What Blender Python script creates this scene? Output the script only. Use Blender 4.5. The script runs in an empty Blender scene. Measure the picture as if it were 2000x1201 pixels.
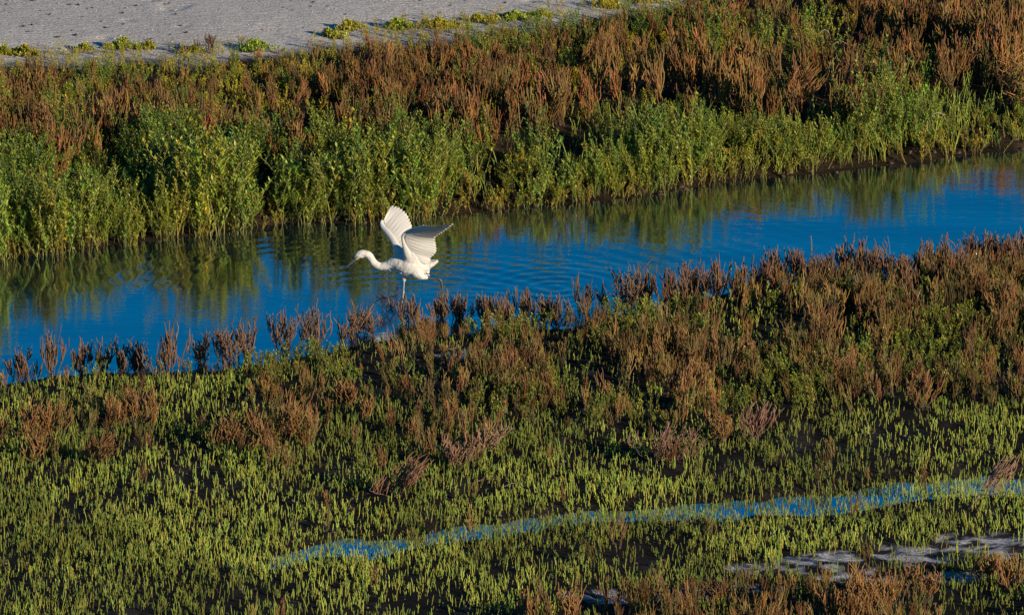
import bpy, math, random
import numpy as np
from mathutils import Vector
scene = bpy.context.scene
COL = scene.collection
R = math.radians

# ------------------------------------------------------------------ camera, sky, sun, exposure
PITCH, DIST, HFOV = R(13.5), 66.0, R(5.15)
CAM = np.array([0.0, -DIST * math.cos(PITCH), DIST * math.sin(PITCH)])
cd = bpy.data.cameras.new('camera'); cam = bpy.data.objects.new('camera', cd); COL.objects.link(cam)
cam.location = CAM; cam.rotation_euler = (math.pi / 2 - PITCH, 0, 0)
cd.sensor_width = 36; cd.angle = HFOV; cd.clip_start = 0.5; cd.clip_end = 5000
scene.camera = cam
SUN_EL, SUN_AZ = 16.0, 129.0            # azimuth clockwise from +Y
world = bpy.data.worlds.new("World"); scene.world = world; world.use_nodes = True
wn, wl = world.node_tree.nodes, world.node_tree.links
sky = wn.new('ShaderNodeTexSky'); sky.sky_type = 'NISHITA'; sky.sun_disc = False
sky.sun_elevation = R(SUN_EL); sky.sun_rotation = R(SUN_AZ)
sky.air_density = 1.0; sky.dust_density = 0.0; sky.ozone_density = 6.0; sky.altitude = 1500
hs = wn.new('ShaderNodeHueSaturation'); hs.inputs['Saturation'].default_value = 1.34; hs.inputs['Hue'].default_value = 0.488
wl.new(sky.outputs[0], hs.inputs['Color']); wl.new(hs.outputs[0], wn['Background'].inputs[0])
wn['Background'].inputs[1].default_value = 0.073
sd = bpy.data.lights.new('sun', 'SUN'); sd.energy = 5.0; sd.angle = R(0.55); sd.color = (1.0, 0.83, 0.60)
so = bpy.data.objects.new('sun', sd); COL.objects.link(so)
tosun = Vector((math.sin(R(SUN_AZ)) * math.cos(R(SUN_EL)), math.cos(R(SUN_AZ)) * math.cos(R(SUN_EL)), math.sin(R(SUN_EL))))
so.rotation_euler = tosun.to_track_quat('Z', 'Y').to_euler(); so.location = (8, -8, 6)
vs = scene.view_settings; vs.view_transform = 'Standard'; vs.look = 'None'; vs.exposure = 0.45; vs.gamma = 1.0
scene.cycles.max_bounces = 6; scene.cycles.diffuse_bounces = 1; scene.cycles.sample_clamp_indirect = 2.5

# ------------------------------------------------------------------ camera maths (where a ground point lies)
FWD = np.array([0, math.cos(PITCH), -math.sin(PITCH)]); UPV = np.array([0, math.sin(PITCH), math.cos(PITCH)])
F = 1000 / math.tan(HFOV / 2)
def gp(u, v, z=0.0):
    u = np.asarray(u, float); v = np.asarray(v, float)
    d = FWD[None, :] * F + np.stack([(u - 1000).ravel(), 0 * u.ravel(), 0 * u.ravel()], 1) - UPV[None, :] * (v.ravel() - 600.5)[:, None]
    t = (z - CAM[2]) / d[:, 2]
    p = CAM[None] + d * t[:, None]
    return p[:, 0], p[:, 1]
def proj(x, y, z):
    q = np.stack([x - CAM[0], y - CAM[1], z - CAM[2]], -1)
    w = q @ FWD
    return 1000 + F * q[..., 0] / w, 600.5 - F * (q @ UPV) / w

# ------------------------------------------------------------------ numpy noise
_rn = np.random.RandomState(7)
_tab = _rn.rand(256, 256)
def vnoise(x, y):
    xi = np.floor(x).astype(int); yi = np.floor(y).astype(int); fx = x - xi; fy = y - yi
    fx = fx * fx * (3 - 2 * fx); fy = fy * fy * (3 - 2 * fy)
    a = _tab[xi % 256, yi % 256]; b = _tab[(xi + 1) % 256, yi % 256]
    c = _tab[xi % 256, (yi + 1) % 256]; d = _tab[(xi + 1) % 256, (yi + 1) % 256]
    return (a * (1 - fx) + b * fx) * (1 - fy) + (c * (1 - fx) + d * fx) * fy
def fbm(x, y, o=4):
    s = 0; a = 0.5; t = 0
    for i in range(o):
        s = s + a * vnoise(x * 2 ** i + 17.3 * i, y * 2 ** i + 5.1 * i); t += a; a *= 0.5
    return s / t
def ss(a, b, x):
    t = np.clip((x - a) / (b - a), 0, 1); return t * t * (3 - 2 * t)

# ------------------------------------------------------------------ the lie of the land
def curve(pts, z):
    x, y = gp([p[0] for p in pts], [p[1] for p in pts], z)
    def f(X):
        Y = np.interp(X, x, y)
        m0 = (y[-1] - y[0]) / (x[-1] - x[0])
        Y = np.where(X < x[0], y[0] + (X - x[0]) * m0, Y)
        return np.where(X > x[-1], y[-1] + (X - x[-1]) * m0, Y)
    return f
NEAR = curve([(-300, 775), (0, 752), (120, 745), (260, 732), (400, 722), (500, 708), (600, 690), (700, 672), (780, 655), (900, 655), (1000, 645),
              (1100, 640), (1200, 615), (1350, 590), (1500, 565), (1700, 545), (1850, 528), (2000, 515), (2300, 480)], 0.0)
FAR = curve([(-300, 545), (0, 508), (100, 496), (250, 474), (400, 458), (600, 440), (800, 424), (900, 416), (1000, 405), (1200, 385),
             (1400, 362), (1600, 341), (1700, 327), (1850, 310), (2000, 294), (2300, 262)], 0.0)
SAND = curve([(-300, 128), (0, 112), (200, 106), (400, 100), (520, 84), (620, 78), (700, 66), (800, 50), (1000, 32), (1150, 16), (1280, 2), (1400, -30), (1550, -70), (2300, -200)], 0.3)
PUD = curve([(-100, 1170), (300, 1120), (600, 1085), (650, 1075), (1000, 1028), (1200, 1008), (1400, 1000), (1550, 985), (1700, 965), (1850, 950), (2000, 940), (2200, 925)], 0.035)
PUDX = gp([0, 480, 560, 640, 700, 780, 900, 960, 1020, 1080, 1250, 1300, 1420, 1490, 1560, 1700, 1900, 2000, 2200], [1040] * 19, 0.035)[0]
PUDW = np.array([.0, .0, .05, .11, .12, .07, .05, .07, .10, .04, .08, .13, .12, .03, .18, .28, .34, .37, .4])
WOB = lambda x, y: (fbm(x * 1.6 + 3, y * 0.5 + 9, 4) - 0.5) * 0.5
def land(x, y):
    wob = WOB(x, y)
    dn = NEAR(x) + wob - y
    df = y - FAR(x) - wob * 0.5
    h = np.full_like(x, -0.35)
    micro = (fbm(x * 4, y * 3, 4) - 0.5)
    fine = fbm(x * 14, y * 9, 3) - 0.5
    hn = -0.35 + 0.35 * ss(-0.9, 0.0, dn) + 0.055 * ss(-0.05, 0.5, dn)
    hn = hn + (0.035 * micro + 0.012 * fine) * ss(0, 0.6, dn)
    hn = hn + 0.03 * ss(-1.5, -3.5, y - NEAR(x)) * 0
    # puddle trough
    dp = np.abs(y - PUD(x) - (fbm(x * 3, y * 0 + 2, 3) - .5) * 0.25)
    pw = np.interp(x, PUDX, PUDW) * (.25 + 1.1 * vnoise(x * 4 + 8, y * 2.2))
    hn = np.where(dn > 0.3, hn - (hn - (0.035 - 0.04)) * (1 - ss(pw, pw + 0.22, dp)) * ss(0, 0.03, pw), hn)
    t = df
    clod = np.abs(fbm(x * 9 + 40, y * 7, 3) - 0.5) * 2.4
    hf = -0.35 + 0.35 * ss(-0.7, 0.0, t) + 0.045 * ss(0, 0.2, t) * (0.15 + 2.6 * clod * ss(.9, .4, t)) + 0.17 * ss(0.05, 1.5, t) + 0.08 * ss(1.2, 4, t) + 0.035 * micro * ss(0.2, 1, t) * ss(.3, -.6, y - SAND(x))
    sd_ = y - SAND(x)
    hf = hf + 0.04 * ss(-0.5, 1.0, sd_) + 0.006 * (fbm(x * 1.5, y * 1, 3) - .5) * ss(-.2, .5, sd_)
    return np.where(df > -0.7, hf, np.where(dn > -0.9, hn, h))

def link(o, parent=None):
    COL.objects.link(o)
    if parent is not None: o.parent = parent
    return o
def tag(o, label=None, cat=None, group=None, kind=None):
    for k, v in (('label', label), ('category', cat), ('group', group), ('kind', kind)):
        if v: o[k] = v
    return o
def mesh_np(name, V, Q, C=None, smooth=True, mat=None, parent=None, obj=True):
    me = bpy.data.meshes.new(name)
    me.vertices.add(len(V)); me.vertices.foreach_set('co', np.ascontiguousarray(V, np.float32).ravel())
    me.loops.add(Q.size); me.loops.foreach_set('vertex_index', np.ascontiguousarray(Q, np.int32).ravel())
    me.polygons.add(len(Q)); me.polygons.foreach_set('loop_start', np.arange(0, Q.size, 4, dtype=np.int32))
    if smooth: me.polygons.foreach_set('use_smooth', np.ones(len(Q), bool))
    me.update(calc_edges=True)
    if C is not None:
        at = me.color_attributes.new('Col', 'FLOAT_COLOR', 'POINT')
        c4 = np.ones((len(V), 4), np.float32); c4[:, :3] = C; at.data.foreach_set('color', c4.ravel())
    if mat: me.materials.append(mat)
    if not obj: return me
    return link(bpy.data.objects.new(name, me), parent)

# ------------------------------------------------------------------ materials
def mat_base(name):
    m = bpy.data.materials.new(name); m.use_nodes = True
    return m, m.node_tree.nodes, m.node_tree.links, m.node_tree.nodes['Principled BSDF']
def plant_mat(name, rough=0.55, spec=0.3, trans=0.0):
    m, n, l, p = mat_base(name)
    a = n.new('ShaderNodeAttribute'); a.attribute_name = 'Col'
    g = n.new('ShaderNodeTexNoise'); g.inputs['Scale'].default_value = 90; g.inputs['Detail'].default_value = 2
    r = n.new('ShaderNodeMapRange'); r.inputs[1].default_value = 0.3; r.inputs[2].default_value = 0.7; r.inputs[3].default_value = 0.78; r.inputs[4].default_value = 1.18
    mx = n.new('ShaderNodeVectorMath'); mx.operation = 'SCALE'
    tc = n.new('ShaderNodeTexCoord')
    l.new(tc.outputs['Object'], g.inputs['Vector']); l.new(g.outputs['Fac'], r.inputs[0])
    l.new(a.outputs['Color'], mx.inputs[0]); l.new(r.outputs[0], mx.inputs['Scale'])
    l.new(mx.outputs[0], p.inputs['Base Color'])
    p.inputs['Roughness'].default_value = rough; p.inputs['Specular IOR Level'].default_value = spec
    if trans:
        tr = n.new('ShaderNodeBsdfTranslucent'); ms = n.new('ShaderNodeMixShader'); ms.inputs[0].default_value = trans
        l.new(mx.outputs[0], tr.inputs[0]); l.new(p.outputs[0], ms.inputs[1]); l.new(tr.outputs[0], ms.inputs[2])
        l.new(ms.outputs[0], n['Material Output'].inputs[0])
    return m
M_stem = plant_mat('plant_stem', 0.6, 0.25)
M_leaf = plant_mat('plant_leaf', 0.45, 0.35, 0.12)

def ground_mat():
    m, n, l, p = mat_base('marsh_ground')
    a = n.new('ShaderNodeAttribute'); a.attribute_name = 'Col'
    tc = n.new('ShaderNodeTexCoord')
    mp = n.new('ShaderNodeMapping'); mp.inputs['Rotation'].default_value = (0, 0, R(-28)); mp.inputs['Scale'].default_value = (9, 50, 30)
    st = n.new('ShaderNodeTexNoise'); st.inputs['Scale'].default_value = 1; st.inputs['Detail'].default_value = 5; st.inputs['Distortion'].default_value = 1.2
    l.new(tc.outputs['Object'], mp.inputs[0]); l.new(mp.outputs[0], st.inputs['Vector'])
    fn = n.new('ShaderNodeTexNoise'); fn.inputs['Scale'].default_value = 60; fn.inputs['Detail'].default_value = 6
    l.new(tc.outputs['Object'], fn.inputs['Vector'])
    r = n.new('ShaderNodeMapRange'); r.inputs[1].default_value = 0.3; r.inputs[2].default_value = 0.7; r.inputs[3].default_value = 0.7; r.inputs[4].default_value = 1.3
    l.new(fn.outputs['Fac'], r.inputs[0])
    mx = n.new('ShaderNodeVectorMath'); mx.operation = 'SCALE'
    l.new(a.outputs['Color'], mx.inputs[0]); l.new(r.outputs[0], mx.inputs['Scale']); l.new(mx.outputs[0], p.inputs['Base Color'])
    b1 = n.new('ShaderNodeBump'); b1.inputs['Strength'].default_value = 0.8; b1.inputs['Distance'].default_value = 0.02
    b2 = n.new('ShaderNodeBump'); b2.inputs['Strength'].default_value = 0.6; b2.inputs['Distance'].default_value = 0.008
    l.new(st.outputs['Fac'], b1.inputs['Height']); l.new(fn.outputs['Fac'], b2.inputs['Height']); l.new(b1.outputs[0], b2.inputs['Normal'])
    l.new(b2.outputs[0], p.inputs['Normal'])
    p.inputs['Roughness'].default_value = 0.9; p.inputs['Specular IOR Level'].default_value = 0.08
    return m
M_ground = ground_mat()

def water_mat(name, bump=1.0):
    m, n, l, p = mat_base(name)
    p.inputs['Base Color'].default_value = (0.004, 0.012, 0.02, 1); p.inputs['Roughness'].default_value = 0.03
    p.inputs['IOR'].default_value = 1.5
    tc = n.new('ShaderNodeTexCoord')
    h = None
    for sc, dist, strength in (((3.2, 8.5, 1), 0.012, 0.12 * bump), ((14, 34, 1), 0.003, 0.26 * bump)):
        mp = n.new('ShaderNodeMapping'); mp.inputs['Scale'].default_value = sc; mp.inputs['Rotation'].default_value = (0, 0, R(8))
        t = n.new('ShaderNodeTexNoise'); t.inputs['Scale'].default_value = 1; t.inputs['Detail'].default_value = 3
        b = n.new('ShaderNodeBump'); b.inputs['Distance'].default_value = dist; b.inputs['Strength'].default_value = strength
        l.new(tc.outputs['Object'], mp.inputs[0]); l.new(mp.outputs[0], t.inputs['Vector']); l.new(t.outputs['Fac'], b.inputs['Height'])
        if h: l.new(h.outputs[0], b.inputs['Normal'])
        h = b
    l.new(h.outputs[0], p.inputs['Normal'])
    gl = n.new('ShaderNodeBsdfGlossy'); gl.inputs['Color'].default_value = (.82, .92, .97, 1); gl.inputs['Roughness'].default_value = 0.03
    l.new(h.outputs[0], gl.inputs['Normal']); ms = n.new('ShaderNodeMixShader'); ms.inputs[0].default_value = 0.36
    l.new(p.outputs[0], ms.inputs[1]); l.new(gl.outputs[0], ms.inputs[2]); l.new(ms.outputs[0], n['Material Output'].inputs[0])
    return m

# ------------------------------------------------------------------ ground sheet and water
def axis(a, b, step, far):
    mid = np.arange(a, b + 1e-6, step); g = [step * 1.35]
    while sum(g) < far: g.append(g[-1] * 1.28)
    c = np.cumsum(g)
    return np.concatenate([(a - c)[::-1], mid, b + c])
def grid(xs, ys):
    X, Y = np.meshgrid(xs, ys); nx, ny = len(xs), len(ys)
    i = np.arange(nx * ny).reshape(ny, nx)
    Q = np.stack([i[:-1, :-1], i[:-1, 1:], i[1:, 1:], i[1:, :-1]], -1).reshape(-1, 4)
    return X.ravel(), Y.ravel(), Q
# pale salt-crusted patches on the near bank, at their places on the ground
SALT = []
for (u, v, ru, rv) in ((1520, 1112, 110, 15), (1640, 1100, 140, 22), (1780, 1085, 130, 20), (1930, 1065, 120, 26), (1800, 1128, 220, 10),
                       (1250, 1166, 190, 12), (885, 692, 40, 14), (825, 716, 24, 5), (1450, 1150, 120, 8)):
    x, y = gp(u, v, .05); SALT.append((float(x[0]), float(y[0]), ru * .003, rv * .0125))
def salt_mask(x, y):
    s = np.zeros_like(x)
    for (cx, cy, rx, ry) in SALT:
        s = np.maximum(s, 1 - ((x - cx) / rx) ** 2 - ((y - cy) / ry) ** 2)
    return ss(0.05, 0.4, s + (fbm(x * 6, y * 5, 3) - .5) * 1.7 * np.minimum(1, s * 4))
gx, gy, gq = grid(axis(-4.6, 4.6, 0.03, 700), axis(-9.5, 17, 0.03, 1500))
gz = land(gx, gy)
sandm = ss(-0.15, 0.15, gy + .2 - SAND(gx) + (fbm(gx * 3, gy * 1.5, 3) - .5) * 0.6)
sm = salt_mask(gx, gy)
# sand dimples and crumbs, salt crust lumps
dn1 = fbm(gx * 5, gy * 3.2, 3); dn2 = vnoise(gx * 2.2 + 31, gy * 1.1 + 7)
gz = gz + sandm * (-0.010 * ss(0.8, 0.88, vnoise(gx * 8.6 + 11, gy * 6.1)) * ss(.45, .6, dn2) + 0.0045 * (fbm(gx * 22, gy * 16, 2) - .5))
gz = gz + sm * (-0.01 + 0.03 * (fbm(gx * 13, gy * 11 + gx * 5, 3) - .5))
mud = np.stack([0.010 + 0 * gx, 0.0085 + 0 * gx, 0.0075 + 0 * gx], 1)
lit = fbm(gx * 2, gy * 2, 3)[:, None] + 1.5 * ss(.6, .75, fbm(gx * 7 + 3, gy * 3 - gx * 4, 3))[:, None]
mud = mud * (0.6 + 1.3 * lit)
farmud = np.array([0.026, 0.018, 0.011]); fm = (gy > FAR(gx) - .4)[:, None]
mud = np.where(fm, farmud * (0.6 + .8 * lit), mud)
sandc = np.array([0.48, 0.455, 0.435]) * (0.88 + 0.24 * fbm(gx * 2, gy * 2, 4)[:, None])
saltc = np.array([0.36, 0.36, 0.40]) * (0.05 + 1.0 * ss(.42, .58, fbm(gx * 11 + gy * 4, gy * 16, 3))[:, None])  # blue cast and dark mottling paint dimple shade into the broken crust
gc = mud * (1 - sandm[:, None]) + sandc * sandm[:, None]
gc = gc * (1 - sm[:, None]) + saltc * sm[:, None]
go = mesh_np('ground', np.stack([gx, gy, gz], 1), gq, gc, mat=M_ground); tag(go, kind='structure')

s0 = 2 * DIST * math.tan(HFOV / 2) / 2000 
ex, ey = gp(785, 590, 0.0); EX, EY = float(ex[0]), float(ey[0])
wx, wy, wq = grid(axis(-4.6, 4.6, 0.03, 700), axis(-4.2, 7.2, 0.025, 500))
wz = np.zeros_like(wx)
for (u, v, amp, wlen, r0, r1) in ((785, 592, .0009, .14, .12, 3.2), (1085, 560, .0009, .11, .05, .75), (900, 600, .0008, .12, .05, .8)):
    cx, cy = gp(u, v, 0); rr = np.hypot(wx - cx, wy - cy)
    rr2 = rr + 0.10 * (fbm(wx * 1.5, wy * 1.5, 2) - .5)
    wz += amp * np.sin(rr2 * 2 * math.pi / wlen) * ss(0, r0, rr) * np.exp(-(rr / r1) ** 2 * 1.3) * (0.1 + 1.7 * ss(.3, .7, vnoise(wx * 1.3 + 5, wy * 1.1)))
wz += 0.0012 * np.sin(wy * 2 * math.pi / .9 + wx * 1.3 + 3 * vnoise(wx * .6, wy * .6)) * (0.3 + vnoise(wx * .5, wy * .7))
wo = mesh_np('tidal_channel_water', np.stack([wx, wy, wz], 1)[:, :], wq, None, mat=water_mat('channel_water'))
# keep the channel's sheet off the near bank where the puddle has its own level
tag(wo, kind='structure')
px_, py_, pq = grid(np.arange(-4.6, 5.6, 0.1), np.arange(-9.5, -4.4, 0.1))
pud = mesh_np('puddle_water', np.stack([px_, py_, np.full_like(px_, 0.028)], 1), pq, None, mat=water_mat('puddle_water', 0.25)); tag(pud, kind='structure')

# ------------------------------------------------------------------ plant shapes
def tube(path, rad, sides=4, col=(1, 1, 1), flat=None):
    P = np.asarray(path, float); k = len(P); rad = np.broadcast_to(rad, (k,))
    T = np.gradient(P, axis=0); T /= np.linalg.norm(T, axis=1)[:, None] + 1e-9
    ref = np.array([0.31, 0.95, 0.05]) if abs(T[:, 1]).mean() < .8 else np.array([1., .1, .1])
    A = np.cross(T, ref); A /= np.linalg.norm(A, axis=1)[:, None] + 1e-9; B = np.cross(T, A)
    an = np.arange(sides) * 2 * math.pi / sides
    V = P[:, None] + rad[:, None, None] * (A[:, None] * np.cos(an)[None, :, None] + B[:, None] * np.sin(an)[None, :, None])
    i = np.arange(k * sides).reshape(k, sides); j = np.roll(i, -1, 1)
    Q = np.stack([i[:-1], j[:-1], j[1:], i[1:]], -1).reshape(-1, 4)
    c = np.asarray(col, float); C = np.broadcast_to(c if c.ndim == 1 else c[:, None], (k, sides, 3)).reshape(-1, 3)
    return V.reshape(-1, 3), Q, C.copy()
def leaf(p, d, n, L, W, col):
    d = d / np.linalg.norm(d); s = np.cross(d, n); s /= np.linalg.norm(s) + 1e-9; up = np.cross(s, d)
    V = np.array([p, p + d * L, p + d * L * .5 + s * W * .5 + up * W * .2, p + d * L * .5 - s * W * .5 + up * W * .2, p + d * L * .5])
    return V, np.array([[0, 2, 1, 4], [0, 4, 1, 3]]), np.tile(np.asarray(col, float), (5, 1))
def join(parts):
    V, Q, C, o = [], [], [], 0
    for v, q, c in parts: V.append(v); Q.append(q + o); C.append(c); o += len(v)
    return np.concatenate(V), np.concatenate(Q), np.concatenate(C)
def rdir(r, tilt):
    a = r.uniform(0, 2 * math.pi); return np.array([math.cos(a) * math.sin(tilt), math.sin(a) * math.sin(tilt), math.cos(tilt)])

GW = np.array([0.25, 0.285, 0.045]); GW2 = np.array([0.38, 0.17, 0.05])
def t_glasswort(r, n=3, H=(0.05, 0.11), spread=0.03, branchy=0.4):
    parts = []
    for i in range(n):
        h = r.uniform(*H); b = np.array([r.normal(0, spread), r.normal(0, spread), -0.01]); lean = rdir(r, r.uniform(0, .22))
        bend = np.array([r.normal(0, .12), r.normal(0, .12), 0]) * h
        t = np.linspace(0, 1, 6)[:, None]; P = b + lean * h * t + bend * t * t
        rad = r.uniform(.0034, .0048) * np.array([.7, 1, .88, 1.08, .9, .4]); tint = r.uniform(.8, 1.15) * np.array([r.uniform(.8, 1.15), 1, 1])
        w = np.clip(1 - t * 3.2, 0, 1) * r.uniform(.1, 1)
        C = (GW * (1 - w) + GW2 * w) * tint
        parts.append(tube(P, rad, 3, C))
        if r.rand() < branchy:
            for k in range(r.randint(1, 4)):
                tt = r.uniform(.25, .75); p0 = b + lean * h * tt + bend * tt * tt; a = r.uniform(0, 6.28)
                o = np.array([math.cos(a), math.sin(a), 0])
                for sgn in (1, -1):
                    L = h * r.uniform(.2, .42); s = np.linspace(0, 1, 4)[:, None]
                    parts.append(tube(p0 + (o * sgn * .6) * L * (s - .35 * s * s) + np.array([0, 0, 1]) * L * s * .9, rad[0] * np.array([.7, .9, .85, .4]), 3, GW * tint))
    return join(parts)
RU = np.array([0.215, 0.112, 0.038]); GREYB = np.array([0.085, 0.058, 0.04])  # grey-brown wood, darkened to put shade low inside the bushes
def bush_paths(r, H, spread, nstem, nfing):
    """candelabra bush: woody stems and upright finger shoots, as two lists of (path, radii)"""
    wood, fing = [], []
    for i in range(nstem):
        tilt = abs(r.normal(0, spread)); d = rdir(r, tilt); h = H * r.uniform(.45, .8); out = np.array([d[0], d[1], 0])
        t = np.linspace(0, 1, 6)[:, None]
        P = np.array([r.normal(0, .012), r.normal(0, .012), -.01]) + d * h * t + np.array([0, 0, 1]) * h * .25 * t * t + r.normal(0, .008, (6, 3)) * t
        wood.append((P, np.linspace(.0034, .0016, 6)))
        for k in range(nfing):
            tt = r.uniform(.3, 1.0); f = tt * 5; a = min(int(f), 4); p0 = P[a] * (1 - (f - a)) + P[a + 1] * (f - a)
            L = H * r.uniform(.3, .62) * (1.15 - .4 * tt); o = rdir(r, r.uniform(.3, 1.0)); o[:2] += out[:2] * .5
            s = np.linspace(0, 1, 6)[:, None]
            Q = p0 + o * L * .45 * (s - .5 * s * s) * 1.2 + np.array([math.sin(k * 2.1), math.cos(k * 1.7), 0]) * L * .05 * np.sin(s * 6) + np.array([0, 0, 1]) * L * (.25 * s + .6 * s * s) + np.array([r.normal(0, .1), r.normal(0, .1), 0]) * L * s ** 3
            fing.append((Q, r.uniform(.0026, .0038) * np.array([.5, .8, 1.0, .85, 1.0, .45])))
    return wood, fing
def t_brown(r, H=.25, spread=.35, nstem=5, nfing=7, sides=3, base=RU, split=False):
    wood, fing = bush_paths(r, H, spread, nstem, nfing)
    wp = [tube(p, q, sides, GREYB * r.uniform(.7, 1.2)) for p, q in wood]
    fp = [tube(p, q, sides, base * np.array([r.uniform(.85, 1.2), r.uniform(.8, 1.25), 1]) * r.uniform(.65, 1.25)) for p, q in fing]
    if split: return join(wp), join(fp)
    return join(wp + fp)
LG = np.array([0.165, 0.255, 0.036])
def t_leafy(r, H=.3, nleaf=26, nst=3, L=(.016, .028)):
    parts = []
    for i in range(nst):
        d = rdir(r, abs(r.normal(0, .28))); h = H * r.uniform(.65, 1.05); t = np.linspace(0, 1, 6)[:, None]
        P = np.array([r.normal(0, .03), r.normal(0, .03), -.01]) + d * h * t + r.normal(0, .01, (6, 3)) * t
        tint = r.uniform(.75, 1.3) * np.array([r.uniform(.75, 1.35), 1, r.uniform(.7, 1.2)])
        parts.append(tube(P, np.linspace(.0022, .0012, 6), 3, np.array([.15, .18, .05]) * r.uniform(.6, 1.2)))
        ph = r.uniform(0, 6.28)
        brs = [(P, nleaf)]
        for k in range(r.randint(2, 4)):
            tt = r.uniform(.3, .8); f = tt * 5; a = int(f); p0 = P[a] * (1 - (f - a)) + P[a + 1] * (f - a)
            o = rdir(r, r.uniform(.5, 1.0)); s = np.linspace(0, 1, 4)[:, None]; LL = h * r.uniform(.15, .32)
            B = p0 + o * LL * (s - .3 * s * s) + np.array([0, 0, .35]) * LL * s * s
            parts.append(tube(B, np.linspace(.002, .0012, 4), 3, np.array([.13, .16, .05]))); brs.append((B, nleaf // 2))
        for P2, nl in brs:
            kk = len(P2) - 1
            for k in range(nl // 2):
                tt = 1 - (1 - .1) * (k / (nl / 2)) ** 1.15; f = tt * kk; a = min(int(f), kk - 1); p0 = P2[a] * (1 - (f - a)) + P2[a + 1] * (f - a)
                ph += 1.57 + r.normal(0, .3)
                for sg in (0, math.pi):
                    o = np.array([math.cos(ph + sg), math.sin(ph + sg), 0]); el = r.uniform(.45, 1.15)
                    dd = o * math.cos(el) + np.array([0, 0, math.sin(el)]); nn = np.array([0, 0, 1.0]) - dd * .5
                    l_ = r.uniform(*L)
                    yel = np.array([1.6, 1.15, .8]) if r.rand() < .06 else np.ones(3)
                    parts.append(leaf(p0, dd, nn, l_, l_ * .36, LG * tint * yel * r.uniform(.8, 1.25)))
    return join(parts)

def scatter(name, temps, x, y, z, sc, tints, mat, tilt=0.12, seed=1, lean=None):
    r = np.random.RandomState(seed); n = len(x); idx = r.randint(0, len(temps), n)
    VV, QQ, CC, off = [], [], [], 0
    for k, (V, Q, C) in enumerate(temps):
        s = np.where(idx == k)[0]
        if not len(s): continue
        m = len(s); a = r.uniform(0, 2 * math.pi, m); ca, sa = np.cos(a), np.sin(a)
        tx, ty = r.normal(0, tilt, m), r.normal(0, tilt, m)
        if lean is not None: tx = tx + lean[0]; ty = ty + lean[1]
        vx = V[None, :, 0] * ca[:, None] - V[None, :, 1] * sa[:, None]; vy = V[None, :, 0] * sa[:, None] + V[None, :, 1] * ca[:, None]
        vz = np.broadcast_to(V[None, :, 2], vx.shape)
        vx = vx + tx[:, None] * vz; vy = vy + ty[:, None] * vz
        S = sc[s][:, None]
        W = np.stack([vx * S + x[s][:, None], vy * S + y[s][:, None], vz * S + z[s][:, None]], -1).reshape(-1, 3)
        VV.append(W.astype(np.float32))
        QQ.append((Q[None] + (np.arange(m) * len(V))[:, None, None]).reshape(-1, 4) + off); off += m * len(V)
        CC.append((C[None] * tints[s][:, None]).reshape(-1, 3).astype(np.float32))
    return mesh_np(name, np.concatenate(VV), np.concatenate(QQ), np.concatenate(CC), mat=mat)

rs = np.random.RandomState(11)
T_gw = [t_glasswort(rs, rs.randint(1, 3), (.05, .14), .022, .5) for _ in range(20)]
T_gwtall = [t_glasswort(rs, rs.randint(1, 4), (.13, .26), .03, .3) for _ in range(10)]
T_brown = [t_brown(rs, .25, .26, 4, 7, base=RU * np.array([rs.uniform(.75, 1.1), rs.uniform(.85, 1.2), 1.])) for _ in range(12)]
T_leafy = [t_leafy(rs, .27, 30, 3, (.014, .024)) for _ in range(10)]
T_leafysmall = [t_leafy(rs, .14, 20, 3, (.010, .017)) for _ in range(8)]

def rtint(r, n, v=.2, h=.12):
    b = r.uniform(1 - v, 1 + v, n); return np.stack([b * r.uniform(1 - h, 1 + h, n), b, b * r.uniform(1 - h, 1 + h, n)], 1)
def cand(r, n, y0, y1, x0=-4.3, x1=4.6):
    x = r.uniform(x0, x1, n); y = r.uniform(y0, y1, n); z = land(x, y); u, v = proj(x, y, z); return x, y, z, u, v

# -------- near bank
BR_LOW = lambda u: np.interp(u, [0, 150, 300, 480, 560, 700, 900, 1100, 1300, 1500, 1700, 2000], [830, 830, 790, 800, 830, 800, 810, 830, 840, 810, 790, 790])
r = np.random.RandomState(21)
x, y, z, u, v = cand(r, 230000, -9.3, 4.0)
edge = NEAR(x) + WOB(x, y) - y
pn = fbm(x * 1.7 + 60, y * .9 + 3, 3); pn2 = fbm(x * 5, y * 3.2, 3)
dens = .27 + .73 * ss(.38, .58, pn2 + .5 * (pn - .5))
inbrown = ss(25, -25, v - BR_LOW(u))
brownness = inbrown * ss(.2, .5, ss(.30, .55, fbm(x * 1.3 + 9, y * .8 + 30, 3)) + np.interp(u, [0, 600, 1000], [-.25, .2, .6]))
dens *= (1 - .7 * brownness)
dens *= ss(0.0, 0.25, edge)
dens *= 1 - .6 * salt_mask(x, y)
dens = np.where(np.abs(y - PUD(x)) < .6, np.maximum(dens, np.interp(u, [1000, 1500, 2000], [.9, .8, .6])), dens)
low = ss(1080, 1180, v); dens *= 1 - .35 * low
k = r.rand(len(x)) < dens * .48
o = scatter('glasswort_shoots', T_gw, x[k], y[k], z[k], r.uniform(.34, .64, k.sum()) * (.8 + .4 * vnoise(x[k] * 2, y[k] * 2)), rtint(r, k.sum(), .32, .15) * (.68 + .5 * ss(.35, .65, fbm(x[k] * 1.3 + 9, y[k] * .9, 3)))[:, None] * np.array([.95, .97, 1.]), M_stem, .06, 5)
tag(o, 'short yellow green glasswort shoots dotted over the dark mud of the near bank', 'glasswort', kind='stuff')
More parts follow.
